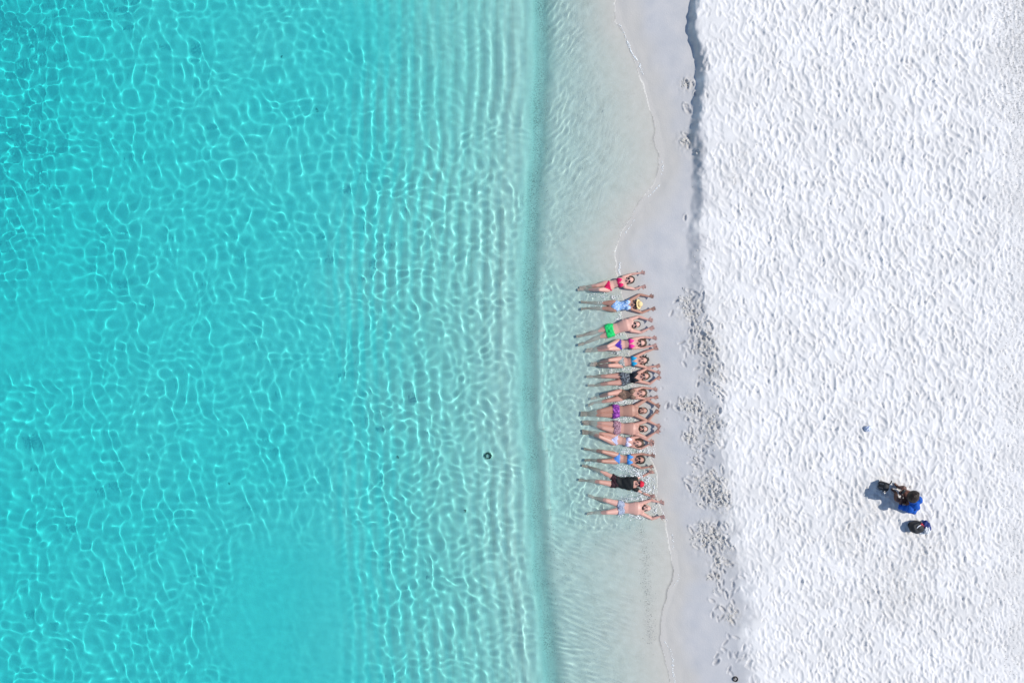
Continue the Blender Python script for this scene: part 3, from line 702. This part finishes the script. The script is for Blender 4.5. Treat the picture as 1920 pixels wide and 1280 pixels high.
M_BAND = mat('hat_band', (.30, .20, .10), .8)
BATHERS = [
 ('A', dict(head=(1015,302), neck=(915,330), su=(925,255), sd=(950,410), eu=(1060,205), wu=(1200,185), hu=(1252,185), ed=(1110,445), wd=(1215,408), hd=(1272,400),
   chest=(865,338), waist=(775,360), pelvis=(690,395), ku=(500,388,.14), kd=(545,452,.30), au=(330,405), ad=(300,452), tu=(190,430), td=(190,455)),
  dict(label='woman in a red bikini, topmost of the row of bathers', skin=0, hair='dark', face=('glasses',), wear=[('bikini_top', cloth('red_cloth', (.68, .012, .12))), ('bikini_bottom', cloth('red_cloth_wet', (.60, .012, .09)))])),
 ('A', dict(head=(1110,692), neck=(1040,692), su=(1030,628), sd=(1060,762), eu=(1190,530), wu=(1340,560), hu=(1390,562), ed=(1220,820), wd=(1370,762), hd=(1420,752),
   chest=(985,700), waist=(890,710), pelvis=(800,715), ku=(570,668), kd=(575,752), au=(350,662), ad=(350,750), tu=(280,650), td=(285,758)),
  dict(label='woman in a pale blue patterned swimsuit with a yellow straw sun hat', skin=2, hair='brownlong', face=('glasses',),
       wear=[('swimsuit', pattern('blue_floral_cloth', (.16, .36, .72), (.55, .68, .85), 26, 'noise', .5)), ('hat', pattern('straw', (.72, .50, .22), (.86, .68, .36), 60, 'wave', .5, rough=.9))])),
 ('A', dict(head=(1118,1015), neck=(1040,1022), su=(1020,935), sd=(1050,1105), eu=(1170,885), wu=(1320,930), hu=(1372,942), ed=(1205,1135), wd=(1340,1072), hd=(1395,1058),
   chest=(955,1022), waist=(850,1060), pelvis=(735,1098), ku=(500,1122), kd=(525,1215), au=(275,1185), ad=(300,1310), tu=(215,1195), td=(250,1325)),
  dict(label='man in bright green swim shorts lying third from the top', male=True, skin=0, hair='short', face=('glasses',), beard='brown', wear=[('shorts', cloth('bright_green_cloth', (.02, .62, .16)), None, .30)])),
 ('B', dict(head=(1195,282), neck=(1105,285), su=(1085,222), sd=(1075,358), eu=(1260,190), wu=(1390,200), hu=(1445,205), ed=(1250,350), wd=(1390,326), hd=(1452,314),
   chest=(1045,290), waist=(955,300), pelvis=(865,308), ku=(680,335,.34), kd=(700,375,.25), au=(440,375), ad=(420,412), tu=(350,385), td=(345,412)),
  dict(label='woman with pink bikini top, purple bikini bottom and wide dark hair', skin=0, hair='long', face=('glasses',), hairfan=1.12, wear=[('bikini_top', cloth('hot_pink_cloth', (.85, .03, .30))), ('bikini_bottom', cloth('purple_cloth', (.085, .03, .35)))])),
 ('B', dict(head=(1228,558), neck=(1150,560), su=(1125,502), sd=(1135,628), eu=(1280,422), wu=(1410,378), hu=(1465,364), ed=(1300,672), wd=(1440,652), hd=(1500,640),
   chest=(1085,568), waist=(1000,585), pelvis=(910,585), ku=(700,555,.30), kd=(698,642,.34), au=(510,600), ad=(490,640), tu=(435,605), td=(425,635)),
  dict(label='woman in a turquoise blue bikini top with pale patterned bottom and tied brown hair', skin=1, hair='bun', wear=[('bikini_top', cloth('turquoise_cloth', (.01, .33, .58))), ('bikini_bottom', pattern('pale_print_cloth', (.5, .5, .48), (.12, .16, .16), 40, 'noise', .5))])),
 ('B', dict(head=(1255,812), neck=(1175,820), su=(1165,762), sd=(1170,888), eu=(1300,690), wu=(1450,742), hu=(1503,758), ed=(1350,930), wd=(1455,852), hd=(1512,822),
   chest=(1095,838), waist=(1035,850), pelvis=(950,852), ku=(650,812,.16), kd=(685,925,.20), au=(440,818), ad=(460,958), tu=(370,818), td=(385,958)),
  dict(label='woman in a black swimsuit with grey patterned skirt, hands nearly touching above her head', skin=1, hair='brownlong', build=1.05, face=('glasses',), wear=[('swimsuit', cloth('black_cloth', (.012, .014, .02))), ('swim_skirt', pattern('grey_print_cloth', (.015, .02, .03), (.22, .25, .28), 34, 'noise', .52))])),
 ('B', dict(head=(1205,1082), neck=(1120,1092), su=(1098,1035), sd=(1105,1148), eu=(1240,995), wu=(1400,1012), hu=(1455,1030), ed=(1275,1168), wd=(1410,1152), hd=(1468,1142),
   chest=(1055,1098), waist=(980,1102), pelvis=(905,1108), ku=(690,1095,.34), kd=(670,1205,.16), au=(500,1150), ad=(455,1235), tu=(440,1165), td=(400,1262)),
  dict(label='woman in a brown leopard print swimsuit with long dark hair', skin=1, hair='long', hairfan=1.05, wear=[('swimsuit', pattern('leopard_print_cloth', (.05, .03, .02), (.22, .13, .09), 42, 'voronoi', .42))])),
 ('C', dict(head=(1230,466), neck=(1140,466), su=(1110,395), sd=(1115,535), eu=(1300,288), wu=(1440,370), hu=(1482,392), ed=(1315,630), wd=(1430,505), hd=(1468,470),
   chest=(1035,466), waist=(925,472), pelvis=(825,475), ku=(570,468,.17), kd=(580,535,.17), au=(350,500), ad=(345,530), tu=(262,498), td=(262,535)),
  dict(label='bearded man in shiny purple swim shorts with bent arms', male=True, skin=2, hair='short', beard='dark', wear=[('shorts', pattern('purple_print_cloth', (.16, .015, .22), (.48, .10, .50), 22, 'noise', .55), None, .22)])),
 ('C', dict(head=(1238,756), neck=(1150,758), su=(1115,688), sd=(1120,828), eu=(1310,628), wu=(1450,692), hu=(1495,722), ed=(1300,902), wd=(1440,812), hd=(1492,782),
   chest=(1050,756), waist=(940,750), pelvis=(842,742), ku=(590,668,.16), kd=(600,742,.20), au=(370,640), ad=(385,672), tu=(265,640), td=(300,675)),
  dict(label='man in maroon patterned swim shorts, fingertips together above his head', male=True, skin=1, hair='short', beard='brown', face=('glasses',), wear=[('shorts', pattern('maroon_print_cloth', (.10, .008, .03), (.45, .25, .30), 40, 'voronoi', .40), None, .25)])),
 ('C', dict(head=(1145,985), neck=(1065,965), su=(1055,905), sd=(1055,1025), eu=(1190,880), wu=(1345,958), hu=(1405,965), ed=(1210,1070), wd=(1340,1005), hd=(1405,990),
   chest=(1000,965), waist=(905,948), pelvis=(805,930), ku=(590,835,.16), kd=(548,882,.28), au=(370,800), ad=(375,830), tu=(285,785), td=(290,825)),
  dict(label='woman in a white bikini with wide dark hair and palms joined', skin=1, hair='long', hairfan=1.15, wear=[('bikini_top', cloth('lilac_white_cloth', (.74, .68, .86), .04)), ('bikini_bottom', cloth('pale_lilac_cloth', (.55, .56, .74), .04))])),
 ('D', dict(head=(1180,265), neck=(1085,262), su=(1060,200), sd=(1065,335), eu=(1225,178), wu=(1365,200), hu=(1410,206), ed=(1210,402), wd=(1335,384), hd=(1395,370),
   chest=(1020,262), waist=(930,258), pelvis=(840,245), ku=(595,138,.28), kd=(590,290,.28), au=(385,108), ad=(400,268), tu=(340,98), td=(345,272)),
  dict(label='woman in a sky blue bikini with curly dark hair and sunglasses', skin=2, hair='curly', face=('glasses',), wear=[('bikini_top', cloth('sky_blue_cloth', (.06, .30, .75))), ('bikini_bottom', cloth('mid_blue_cloth', (.10, .28, .68)))])),
 ('D', dict(head=(1175,652), neck=(1110,650), su=(1085,585), sd=(1085,712), eu=(1215,540,.03), wu=(1340,480,.07), hu=(1420,452), ed=(1235,800,.03), wd=(1355,845,.07), hd=(1430,855),
   chest=(1010,645), waist=(900,640), pelvis=(810,615), ku=(575,455,.16), kd=(548,622,.24), au=(365,378), ad=(310,592), tu=(290,362), td=(240,588)),
  dict(label='person in a black t-shirt, dark shorts and a red cap', male=True, skin=1, hair=None, face=('glasses',), build=.98, curl=.15,
       wear=[('shorts', cloth('black_maroon_cloth', (.035, .012, .018)), None, .28), ('tshirt', cloth('black_shirt_cloth', (.010, .012, .013))), ('cap', cloth('red_cap_cloth', (.60, .02, .05)))])),
 ('D', dict(head=(1290,1040), neck=(1205,1045), su=(1185,975), sd=(1190,1112), eu=(1370,915), wu=(1500,945), hu=(1552,955), ed=(1385,1212), wd=(1512,1178), hd=(1560,1180),
   chest=(1125,1045), waist=(1010,1042), pelvis=(900,1030), ku=(660,920,.20), kd=(668,1110,.24), au=(450,868), ad=(440,1110), tu=(380,838), td=(375,1125)),
  dict(label='bald bearded man in blue and white striped shorts, lowest of the row', male=True, skin=0, hair=None, beard='dark', build=1.04, wear=[('shorts', pattern('blue_white_print_cloth', (.03, .07, .20), (.62, .66, .74), 15, 'wave', .5), None, .25)])),
]
HEADS = []
for pn, j, kw in BATHERS:
    HEADS.append(bather(pn, j, **kw))

# ------------------------------------------------------------------ person sitting on the dry sand
def G(u, v):                                # height of the sand under this pixel
    x, y, _ = P(u, v, .4); return ground_z(x, y)
def A(u, v, h): g = G(u, v); return Vector(P(u, v, g + h))
def sitter():
    g = G(1705, 938)
    pe, ch, nk, hd = A(1711, 950, .13), A(1710, 944, .42), A(1709, 938, .60), A(1711, 930, .74)
    root = empty('person', P(1700, 940, g))
    tag(root, 'person in a blue shirt sitting bent forward on the dry white sand', 'person')
    fwd = (A(1682, 920, .3) - A(1715, 950, .3)); fwd.z = 0; fwd.normalize(); lat = Vector((-fwd.y, fwd.x, 0)); up = Vector((0, 0, 1))
    s = Solid()
    s.rings([pe - up * .04, pe + up * .04, pe.lerp(ch, .5), ch, ch + up * .10], [.13, .175, .155, .185, .13], .72, 20, fwd)
    shl, shr = ch + lat * .19 + up * .10, ch - lat * .19 + up * .10
    s.rings([shl, (shl + shr) / 2, shr], [.06, .08, .06], 1, 12); s.rings([ch + up * .12, nk, hd - up * .04], [.07, .056, .05], 1, 12)
    arms = []
    box_c = A(1693, 921, .40)
    for q, sh in ((1, shl), (-1, shr)):
        el = sh + fwd * .12 + lat * q * .06 - up * .22; wr = box_c + lat * q * .085 - fwd * .05
        s.rings([sh, el], [.055, .042], 1, 10); s.rings([el, wr], [.042, .028], 1, 10); hand(s, wr, box_c + lat * q * .07 + fwd * .03, 1.0, q, .8)
        arms.append((sh, el, wr))
    for q, kp, fp in ((1, A(1681, 936, .30), A(1679, 922, .05)), (-1, A(1694, 914, .34), A(1684, 913, .05))):
        hip = pe + lat * q * -.09; an = fp
        s.rings([hip, kp], [.10, .062], 1, 12); s.rings([kp, kp.lerp(an, .3), an], [.062, .06, .036], 1, 12)
        d = (fwd + lat * q * .1).normalized(); s.rings([an - fwd * .03, an + d * .13], [.04, .03], .8, 10)
    fa = (up * .75 + fwd * .66).normalized(); fu = (fwd * .75 - up * .66).normalized()
    s.ell(hd, (.115, .085, .105), fa, fu); s.ell(hd - fa * .06 + fu * .03, (.065, .06, .065), fa, fu)
    s.rings([hd + fu * .09, hd - fa * .035 + fu * .115], [.012, .018], 1, 8, fu)
    for q in (1, -1): s.ell(hd + lat * q * .086, (.03, .01, .02), fa, fu, 8, 6)
    body = s.fused('body', .010, 3, .4); link('body', body, SKIN[3], root)
    h = Solid(); h.ell(hd + fa * .035 - fu * .02, (.185, .175, .14), fa, fu, 18, 12, .05); h.ell(hd - fa * .06 - fu * .07, (.15, .14, .08), fa, fu, 18, 12, .05)
    for t in range(9):
        an_ = 2 * math.pi * t / 9; c0 = hd + fa * .04 - fu * .04; dr = lat * math.cos(an_) + fa * math.sin(an_)
        h.rings([c0 + dr * .1, c0 + dr * .155 - fu * .03], [.045, .03], 1, 6)
    part('hair', h, mat('dark_auburn_hair', (.016, .008, .006), .5, .3, bump=.8, bscale=60, vary=.5, vscale=30), root, .012, None, 1)
    def pr(c):
        if (c - pe).dot(up) > -.15 and (c - pe).dot(up) < .56 and not ((c - pe).dot(fwd) > .11 and (c - pe).dot(up) < .38) and (c - nk).length > .05 and (c - hd).length > .17 and min((c - a_.lerp(b_, t_ / 5)).length for _s, a_, b_ in arms for t_ in range(6)) > .085: return True
        for sh, el, wr in arms:
            t = (c - sh).dot(el - sh) / (el - sh).length_squared
            if -.3 < t < 1.0 and (c - sh - (el - sh) * max(0, t)).length < .085: return True
        return False
    garment('shirt', body, pr, lambda c: .03 + .014 * math.sin(c.x * 34 + c.y * 18) + .010 * math.sin(c.z * 40 + c.x * 20), cloth('royal_blue_cloth', (.006, .085, .42), .25), root)
    for q in (1, -1):
        e = Solid(); e.ell(hd + lat * q * .033 + fu * .098, (.008, .015, .008), fa, fu, 8, 6); part('eye', e, M_EYE, root)
    e = Solid(); e.ell(hd - fa * .065 + fu * .092, (.009, .024, .009), fa, fu, 8, 6); part('mouth', e, M_LIP, root)
    # the dark handset in the hands
    c = empty('handset', tuple(box_c)); tag(c, 'small dark handset held by the sitting person in the blue shirt', 'remote control')
    b = Solid(); b.box(box_c + up * .015, (.035, .075, .022), fwd); part('case', b, M_BLACK, c)
    b = Solid(); b.box(box_c + up * .042 + fwd * .01, (.028, .055, .004), fwd); part('screen', b, M_SCREEN, c)
    for q in (1, -1):
        b = Solid(); b.rings([box_c + up * .03 + lat * q * .06, box_c + up * .055 + lat * q * .062], [.006, .008], 1, 8, fwd); part('stick', b, M_STRAP, c)
M_BLACK = mat('black_nylon', (.014, .015, .018), .6, .35, bump=.4, bscale=40, vary=.4, vscale=15)
M_STRAP = mat('grey_webbing', (.09, .09, .10), .7, .3)
M_SCREEN = mat('screen_glass', (.02, .025, .03), .1, .6)
M_WHITE = mat('white_cloth', (.72, .73, .75), .8, .2, bump=.5, bscale=25, vary=.06)
M_NAVY = mat('navy_cloth', (.018, .035, .17), .7, .3, bump=.4, bscale=25, vary=.3)
M_RED = mat('red_tag', (.45, .02, .04), .6, .3)
sitter()

def backpack_small():
    g = G(1660, 912); c0 = A(1661, 912, .0); c0.z = g; up = Vector((0, 0, 1)); ax = Vector((.97, -.22, 0)).normalized(); lt = Vector((-ax.y, ax.x, 0))
    root = empty('backpack', tuple(c0)); tag(root, 'small black backpack standing on the sand left of the sitting person', 'backpack')
    c0 = Vector(P(1660, 912, g + .2)); c0.z = g
    b = Solid(); b.box(c0 + up * .12, (.095, .12, .13), ax); b.ell(c0 + up * .23, (.093, .113, .05), ax); part('pack', b, M_BLACK, root, .009, None, 4)
    b = Solid(); b.box(c0 + up * .09 + ax * .10, (.035, .095, .075), ax); b.ell(c0 + up * .165 + ax * .10, (.03, .09, .03), ax); part('front_pocket', b, mat('dark_blue_nylon', (.012, .022, .05), .5, .4, bump=.3), root, .009, None, 3)
    b = Solid(); t0 = c0 + up * .26 + lt * .06 + ax * .02
    b.rings([t0, t0 + lt * .07 + ax * .05 + up * .03, t0 + lt * .13 + ax * .08], [.014, .018, .020], .6, 8); part('handle', b, M_BLACK, root)
    for q in (1, -1):
        b = Solid(); p0 = c0 + up * .24 - ax * .10 + lt * q * .055
        b.rings([p0, p0 - ax * .05 - up * .07, p0 - ax * .045 - up * .15, p0 - up * .20 + ax * .01], [.018, .022, .018, .014], .5, 8); part('shoulder_strap', b, M_STRAP, root)
    for q in range(2):
        b = Solid(); p0 = c0 + up * .05 - lt * .11 + ax * (.01 + .05 * q)
        b.rings([p0, p0 - lt * .05 - up * .03, p0 - lt * .05 - ax * (.10 - .18 * q) - up * .035, p0 - lt * .02 - ax * (.16 - .26 * q) - up * .035], [.012, .012, .012, .012], .5, 6)
        part('loose_strap', b, M_WHITE if q == 0 else M_BLACK, root)
backpack_small()

def backpack_big():
    g = G(1720, 990); up = Vector((0, 0, 1)); c0 = Vector(P(1721, 989, g + .22)); c0.z = g
    ax = Vector((.95, .28, 0)).normalized(); lt = Vector((-ax.y, ax.x, 0))
    root = empty('backpack', tuple(c0)); tag(root, 'black backpack with a white zip stripe and red tag lying below the sitting person', 'backpack')
    b = Solid(); b.box(c0 + up * .13, (.155, .15, .13), ax); b.ell(c0 + up * .16 - ax * .10, (.10, .13, .12), ax); b.ell(c0 + up * .22 + ax * .03, (.11, .13, .06), ax); part('pack', b, M_BLACK, root, .010, None, 5)
    b = Solid(); z = c0 + up * .285 + lt * .06
    b.rings([z - ax * .05 - lt * .03, z, z + ax * .06 + lt * .015], [.012, .015, .014], .5, 8); part('zip_stripe', b, M_WHITE, root)
    b = Solid(); b.box(c0 + up * .275 + lt * .085 + ax * .10, (.03, .028, .016), ax); part('red_tag', b, M_RED, root)
    b = Solid(); p0 = c0 + up * .22 + ax * .13 - lt * .02
    b.rings([p0 + lt * .09, p0 + ax * .035 + lt * .04 + up * .02, p0 - lt * .03], [.010, .011, .010], 1, 6); part('handle', b, M_RED, root)
    for q in (1, -1):
        b = Solid(); p0 = c0 + up * .2 + ax * .12 + lt * q * .09
        b.rings([p0, p0 + ax * .07 - up * .06, p0 + ax * .04 - up * .15, p0 - up * .17], [.018, .02, .018, .014], .5, 8); part('shoulder_strap', b, M_STRAP, root)
backpack_big()

def lumpy(name, c, r, m, parent, amp=.25, fr=3.0, sub=3, flat=1.0, seed=0):
    bm = bmesh.new(); bmesh.ops.create_icosphere(bm, subdivisions=sub, radius=1)
    from mathutils import noise as mn
    for v in bm.verts:
        n_ = mn.noise(v.co * fr + Vector((seed * 7.3, seed, -seed))) * amp + abs(mn.noise(v.co * fr * 2.1 + Vector((seed, 3, 9)))) * amp * .8
        v.co = Vector((v.co.x * r[0], v.co.y * r[1], v.co.z * r[2])) * (1 + n_)
    for f in bm.faces: f.smooth = True
    for v in bm.verts: v.co += Vector(c)
    me = bpy.data.meshes.new(name); bm.to_mesh(me); bm.free(); return link(name, me, m, parent)

g = G(1738, 992); c0 = Vector(P(1737, 991, g + .15)); c0.z = g
root = empty('towel_bundle', tuple(c0)); tag(root, 'bundle of navy and white cloth leaning on the right side of the black backpack', 'towel')
o = lumpy('navy_cloth', c0 + Vector((.015, .03, .08)), (.12, .16, .10), M_NAVY, root, .35, 2.2, 4, seed=3); o['label'] = 'crumpled navy cloth'
o = lumpy('white_cloth', c0 + Vector((.005, -.03, .15)), (.075, .10, .07), M_WHITE, root, .4, 2.6, 4, seed=5); o['label'] = 'crumpled white cloth'
o = lumpy('white_cloth', c0 + Vector((-.055, -.12, .05)), (.10, .05, .05), M_WHITE, root, .45, 3.2, 4, seed=8); o['label'] = 'pale corner hanging towards the water'

g = G(1627, 803); c0 = Vector(P(1627, 803, g + .03)); c0.z = g
root = empty('plastic_bag', tuple(c0)); tag(root, 'small crumpled white and blue plastic bag lying alone on the dry sand', 'plastic bag')
o = lumpy('bag_body', c0 + Vector((-.02, -.01, .045)), (.068, .068, .05), pattern('bag_print', (.12, .18, .42), (.68, .74, .84), 30, 'noise', .47), root, .55, 3.4, 4, seed=2)
o = lumpy('bag_mouth', c0 + Vector((.07, .025, .03)), (.05, .035, .028), mat('thin_white_plastic', (.75, .80, .84), .35, .5), root, .6, 3.6, 4, seed=4)

g = G(1378, 1271); c0 = Vector(P(1378, 1271, g)); c0.z = g
root = empty('nutshell', tuple(c0)); tag(root, 'dark round open nutshell half buried in damp sand at the bottom edge', 'nutshell')
M_NUT = mat('dark_husk', (.035, .03, .028), .7, .3, bump=.5, bscale=40, vary=.4)
bm = bmesh.new()
n = 24; prof = [(.060, -.03), (.074, .01), (.078, .045), (.068, .068), (.056, .066), (.050, .045), (.040, .02), (.0, .012)]
rows = [[bm.verts.new((c0.x + rr * math.cos(2 * math.pi * k / n), c0.y + rr * math.sin(2 * math.pi * k / n), c0.z + zz)) for k in range(n)] if rr else [bm.verts.new((c0.x, c0.y, c0.z + zz))] for rr, zz in prof]
for i in range(len(rows) - 1):
    for k in range(n):
        f = bm.faces.new((rows[i][k], rows[i][(k+1) % n], rows[i+1][(k+1) % n], rows[i+1][k])) if len(rows[i+1]) > 1 else bm.faces.new((rows[i][k], rows[i][(k+1) % n], rows[i+1][0])); f.smooth = True
me = bpy.data.meshes.new('shell'); bm.to_mesh(me); bm.free(); link('shell', me, M_NUT, root)
b = Solid(); b.ell(c0 + Vector((.008, .004, .03)), (.035, .032, .02)); part('kernel', b, mat('pale_kernel', (.30, .29, .28), .6), root)

# ------------------------------------------------------------------ weed tufts on the seabed
M_WEED = mat('dark_seaweed', (.09, .15, .12), .8, .2, vary=.4)
def weed(u, v, r_, n, label, ring=False):
    x, y, _ = P(u, v, -.6); z = ground_z(x, y)
    s = Solid()
    for i in range(n):
        t = random.uniform(0, 6.28); q = random.uniform(.6, 1.0) if ring else random.uniform(.1, .8)
        c = Vector((x + r_ * q * math.cos(t), y + r_ * q * math.sin(t), z + random.uniform(.005, .04 if not ring else .09)))
        d = Vector((-math.sin(t) + random.uniform(-.5, .5), math.cos(t) + random.uniform(-.5, .5), random.uniform(-.1, .4))) * r_ * .7
        s.rings([c - d * .5, c + d * .1 + Vector((0, 0, .02)), c + d * .6], [.007, .009, .004], .6, 5)
    o = link('seaweed_tuft', s.mesh('seaweed_tuft'), M_WEED); o.cycles.is_caustics_receiver = True
    o['label'] = label; o['category'] = 'seaweed'; return o
weed(916, 851, .095, 46, 'dark round tangle of seaweed on the seabed, the only bold dark spot in the water', True)
for (u, v, lb) in [(530,108,'faint wisp of weed on the deep seabed towards the top edge of the sea'),(595,208,'small dark weed wisp below the topmost one on the turquoise seabed'),(430,907,'faint weed wisp in the lower left part of the turquoise water'),
                   (873,953,'small weed wisp on the ripples below the dark round seaweed tangle'),(748,855,'faint weed wisp on the ripples left of the dark round seaweed tangle')]:
    weed(u, v, .045, 6, lb)
# ------------------------------------------------------------------ uncountable small stuff: clods, grit, foam
ICO_V = np.array([(0,0,1),(.894,0,.447),(.276,.851,.447),(-.724,.526,.447),(-.724,-.526,.447),(.276,-.851,.447),(.724,.526,-.447),(-.276,.851,-.447),(-.894,0,-.447),(-.276,-.851,-.447),(.724,-.526,-.447),(0,0,-1)])
ICO_F = np.array([(0,1,2),(0,2,3),(0,3,4),(0,4,5),(0,5,1),(1,6,2),(2,7,3),(3,8,4),(4,9,5),(5,10,1),(6,7,2),(7,8,3),(8,9,4),(9,10,5),(10,6,1),(6,11,7),(7,11,8),(8,11,9),(9,11,10),(10,11,6)])
def lumps(name, pts, rad, m, label, flat=(1, 1, .7), jit=.3, sink=.3, water_=False, smooth=False, cat=None):
    n = len(pts); rg = np.random.default_rng(len(pts))
    vv = ICO_V[None] * (1 + rg.uniform(-jit, jit, (n, 12, 1))) * np.array(flat)[None, None] * rad[:, None, None]
    st = rg.uniform(.7, 1.4, n); th = rg.uniform(0, 6.28, n); c, s_ = np.cos(th)[:, None], np.sin(th)[:, None]
    x = vv[:, :, 0] * st[:, None]; y = vv[:, :, 1] / st[:, None]
    vv = np.stack([x * c - y * s_, x * s_ + y * c, vv[:, :, 2]], -1)
    zz = np.array([max(ground_z(p[0], p[1]), 0.0 if water_ else -9) for p in pts]) + rad * flat[2] * (1 - 2 * sink)
    co = vv + np.concatenate([np.array(pts)[:, :2], zz[:, None]], 1)[:, None, :]
    f = (ICO_F[None] + 12 * np.arange(n)[:, None, None]).reshape(-1, 3)
    me = mesh_np(name, co.reshape(-1, 3), tris=f, smooth=smooth)
    o = link(name, me, m); tag(o, label, cat, kind='stuff'); o.cycles.is_caustics_receiver = True; return o
rg = np.random.default_rng(21)
def cloud(spots, per, spread=1.0, zz=.2):
    pts = []
    for (u, v, su_, sv_, n) in spots:
        for _ in range(int(n * per)):
            x, y, _z = P(u + rg.normal(0, su_) * spread, v + rg.normal(0, sv_) * spread, zz); pts.append((x, y))
    return pts
pts = cloud([(1290,154,5,3,14),(1287,262,6,4,16),(1312,285,3,2,3),(1290,575,7,12,40),(1312,610,9,12,36),(1325,640,9,9,26),(1335,690,9,14,26),(1345,735,8,9,16),(1292,762,9,6,46),
             (1325,775,10,9,20),(1335,800,12,14,40),(1300,818,6,5,22),(1308,850,8,10,20),(1330,912,16,14,90),(1350,940,12,10,50),(1325,1005,14,11,70),(1348,1012,12,9,44),(1355,1050,7,9,20),
             (1330,1083,4,3,8),(1345,1107,5,3,8),(1372,1160,5,8,14),(1375,300,20,30,10),(1400,370,16,24,8),(1300,495,10,14,10)], 1.5)
lumps('sand_clods', pts, rg.uniform(.006, .017, len(pts)) * rg.choice([1, 1, 1.35, 1.9], len(pts)), M_CLOD, 'beige damp sand clods kicked up along the edge of the dry sand', (1, 1, .6), .35, .25)
n = 2600; uu = 1925 - np.abs(rg.normal(0, 34, n)); vv_ = np.concatenate([rg.uniform(-10, 230, n // 2), rg.uniform(0, 640, n // 4), rg.uniform(600, 1290, n - n // 2 - n // 4)])
pts = [P(a_, b_, .5)[:2] for a_, b_ in zip(uu, vv_)]
lumps('beach_debris', pts, rg.uniform(.003, .0105, n), M_GRAVEL, 'dark specks of dry weed and shell scattered along the right edge of the beach', (1, 1, .5), .4, .2)
pts = cloud([(1203,1000,6,12,14),(1210,1040,7,18,24),(1214,1080,7,18,22),(1216,1120,6,16,16),(1219,1160,7,14,14),(1216,1200,6,12,16),(1022,900,9,60,20),(1028,1020,9,60,60),(1040,1150,10,70,70),(1005,620,8,60,24),(1018,330,8,60,30),(1012,480,8,50,24),
             (1085,1040,26,40,20),(1300,380,10,60,10),(1640,560,260,330,60)], 1.3, 1, 0)
lumps('grit', pts, rg.uniform(.004, .010, len(pts)), M_GRAVEL, 'small dark grit in the trough and along the wet shore', (1, 1, .6), .4, .3)
FO = []
for pn, lst in {'A': [(600,545,70,20,30),(790,585,40,24,24),(870,880,20,40,22),(840,930,20,14,18),(750,1010,10,20,6),(800,1075,20,22,20),(560,640,60,50,14),(500,400,30,14,10),(850,1170,70,24,16)],
                'B': [(800,430,40,18,30),(930,415,70,26,26),(680,375,26,10,10),(880,520,30,16,20),(850,570,24,14,18),(760,730,70,24,44),(950,700,70,20,30),(1080,690,40,18,16),(900,870,40,40,50),(780,920,90,26,44),(960,960,80,24,40),(1130,965,80,12,26),(850,1045,30,40,44),(720,1130,40,26,46),(900,1200,60,20,30)],
                'C': [(880,340,60,16,36),(1000,345,80,18,44),(1110,315,26,22,30),(780,270,30,30,20),(860,215,20,40,22),(930,590,90,22,50),(1010,570,60,14,20),(850,600,30,18,18),(960,640,90,14,20),(600,450,50,14,12),(1090,880,14,14,22),(900,880,50,14,18),(960,1110,50,30,50),(1180,1110,80,28,50),(1320,1090,60,34,44),(1420,1100,14,50,20),(1090,1170,30,18,18)],
                'D': [(930,150,70,14,24),(900,400,80,30,50),(1080,450,80,34,60),(1180,500,40,24,50),(1280,550,50,60,60),(1350,640,40,90,44),(1430,700,18,60,16),(1290,750,60,40,50),(1180,770,50,20,26),(1000,520,90,14,26),(960,900,60,24,34),(1100,880,90,24,36),(1250,880,60,26,40),(1060,1150,80,34,56),(1200,1190,60,20,36),(1420,1060,40,60,30),(950,1160,60,16,18),(450,330,60,16,6)]}.items():
    for (zx, zy, sx, sy, n) in lst: FO.append((1060 + zx / ZOOM, ORG[pn] + zy / ZOOM, sx / ZOOM, sy / ZOOM, n))
pts = cloud(FO, 1.7, 1, 0)
for (u0, v0, u1, v1, n) in [(1158,492,1159,515,60),(1183,78,1197,112,110),(1197,112,1205,140,40),(1169,45,1183,78,30),(1245,300,1246,330,20),(1238,345,1215,372,24),(1176,437,1190,412,14),(1262,1243,1270,1280,50),(1228,1200,1262,1240,30),(1264,1000,1268,1030,16),(1273,1076,1262,1106,16),(1239,958,1250,975,10)]:
    for _ in range(n):
        t = rg.random(); v_ = v0 + (v1 - v0) * t; x, y, _z = P(np.interp(v_, SHORE[:, 0], SHORE[:, 1]) - 2 + rg.normal(0, 1.0) + 5 * float(noise(np.array(0.), np.array((640 - v_) * S), .55, 5)), v_); pts.append((x, y))
lumps('foam', pts, rg.uniform(.005, .013, len(pts)) * rg.choice([1, 1, 1, 1.6], len(pts)), M_FOAM, 'white froth and splashes on the shallow water between the bathers', (1, 1, .22), .2, .0, True, True)
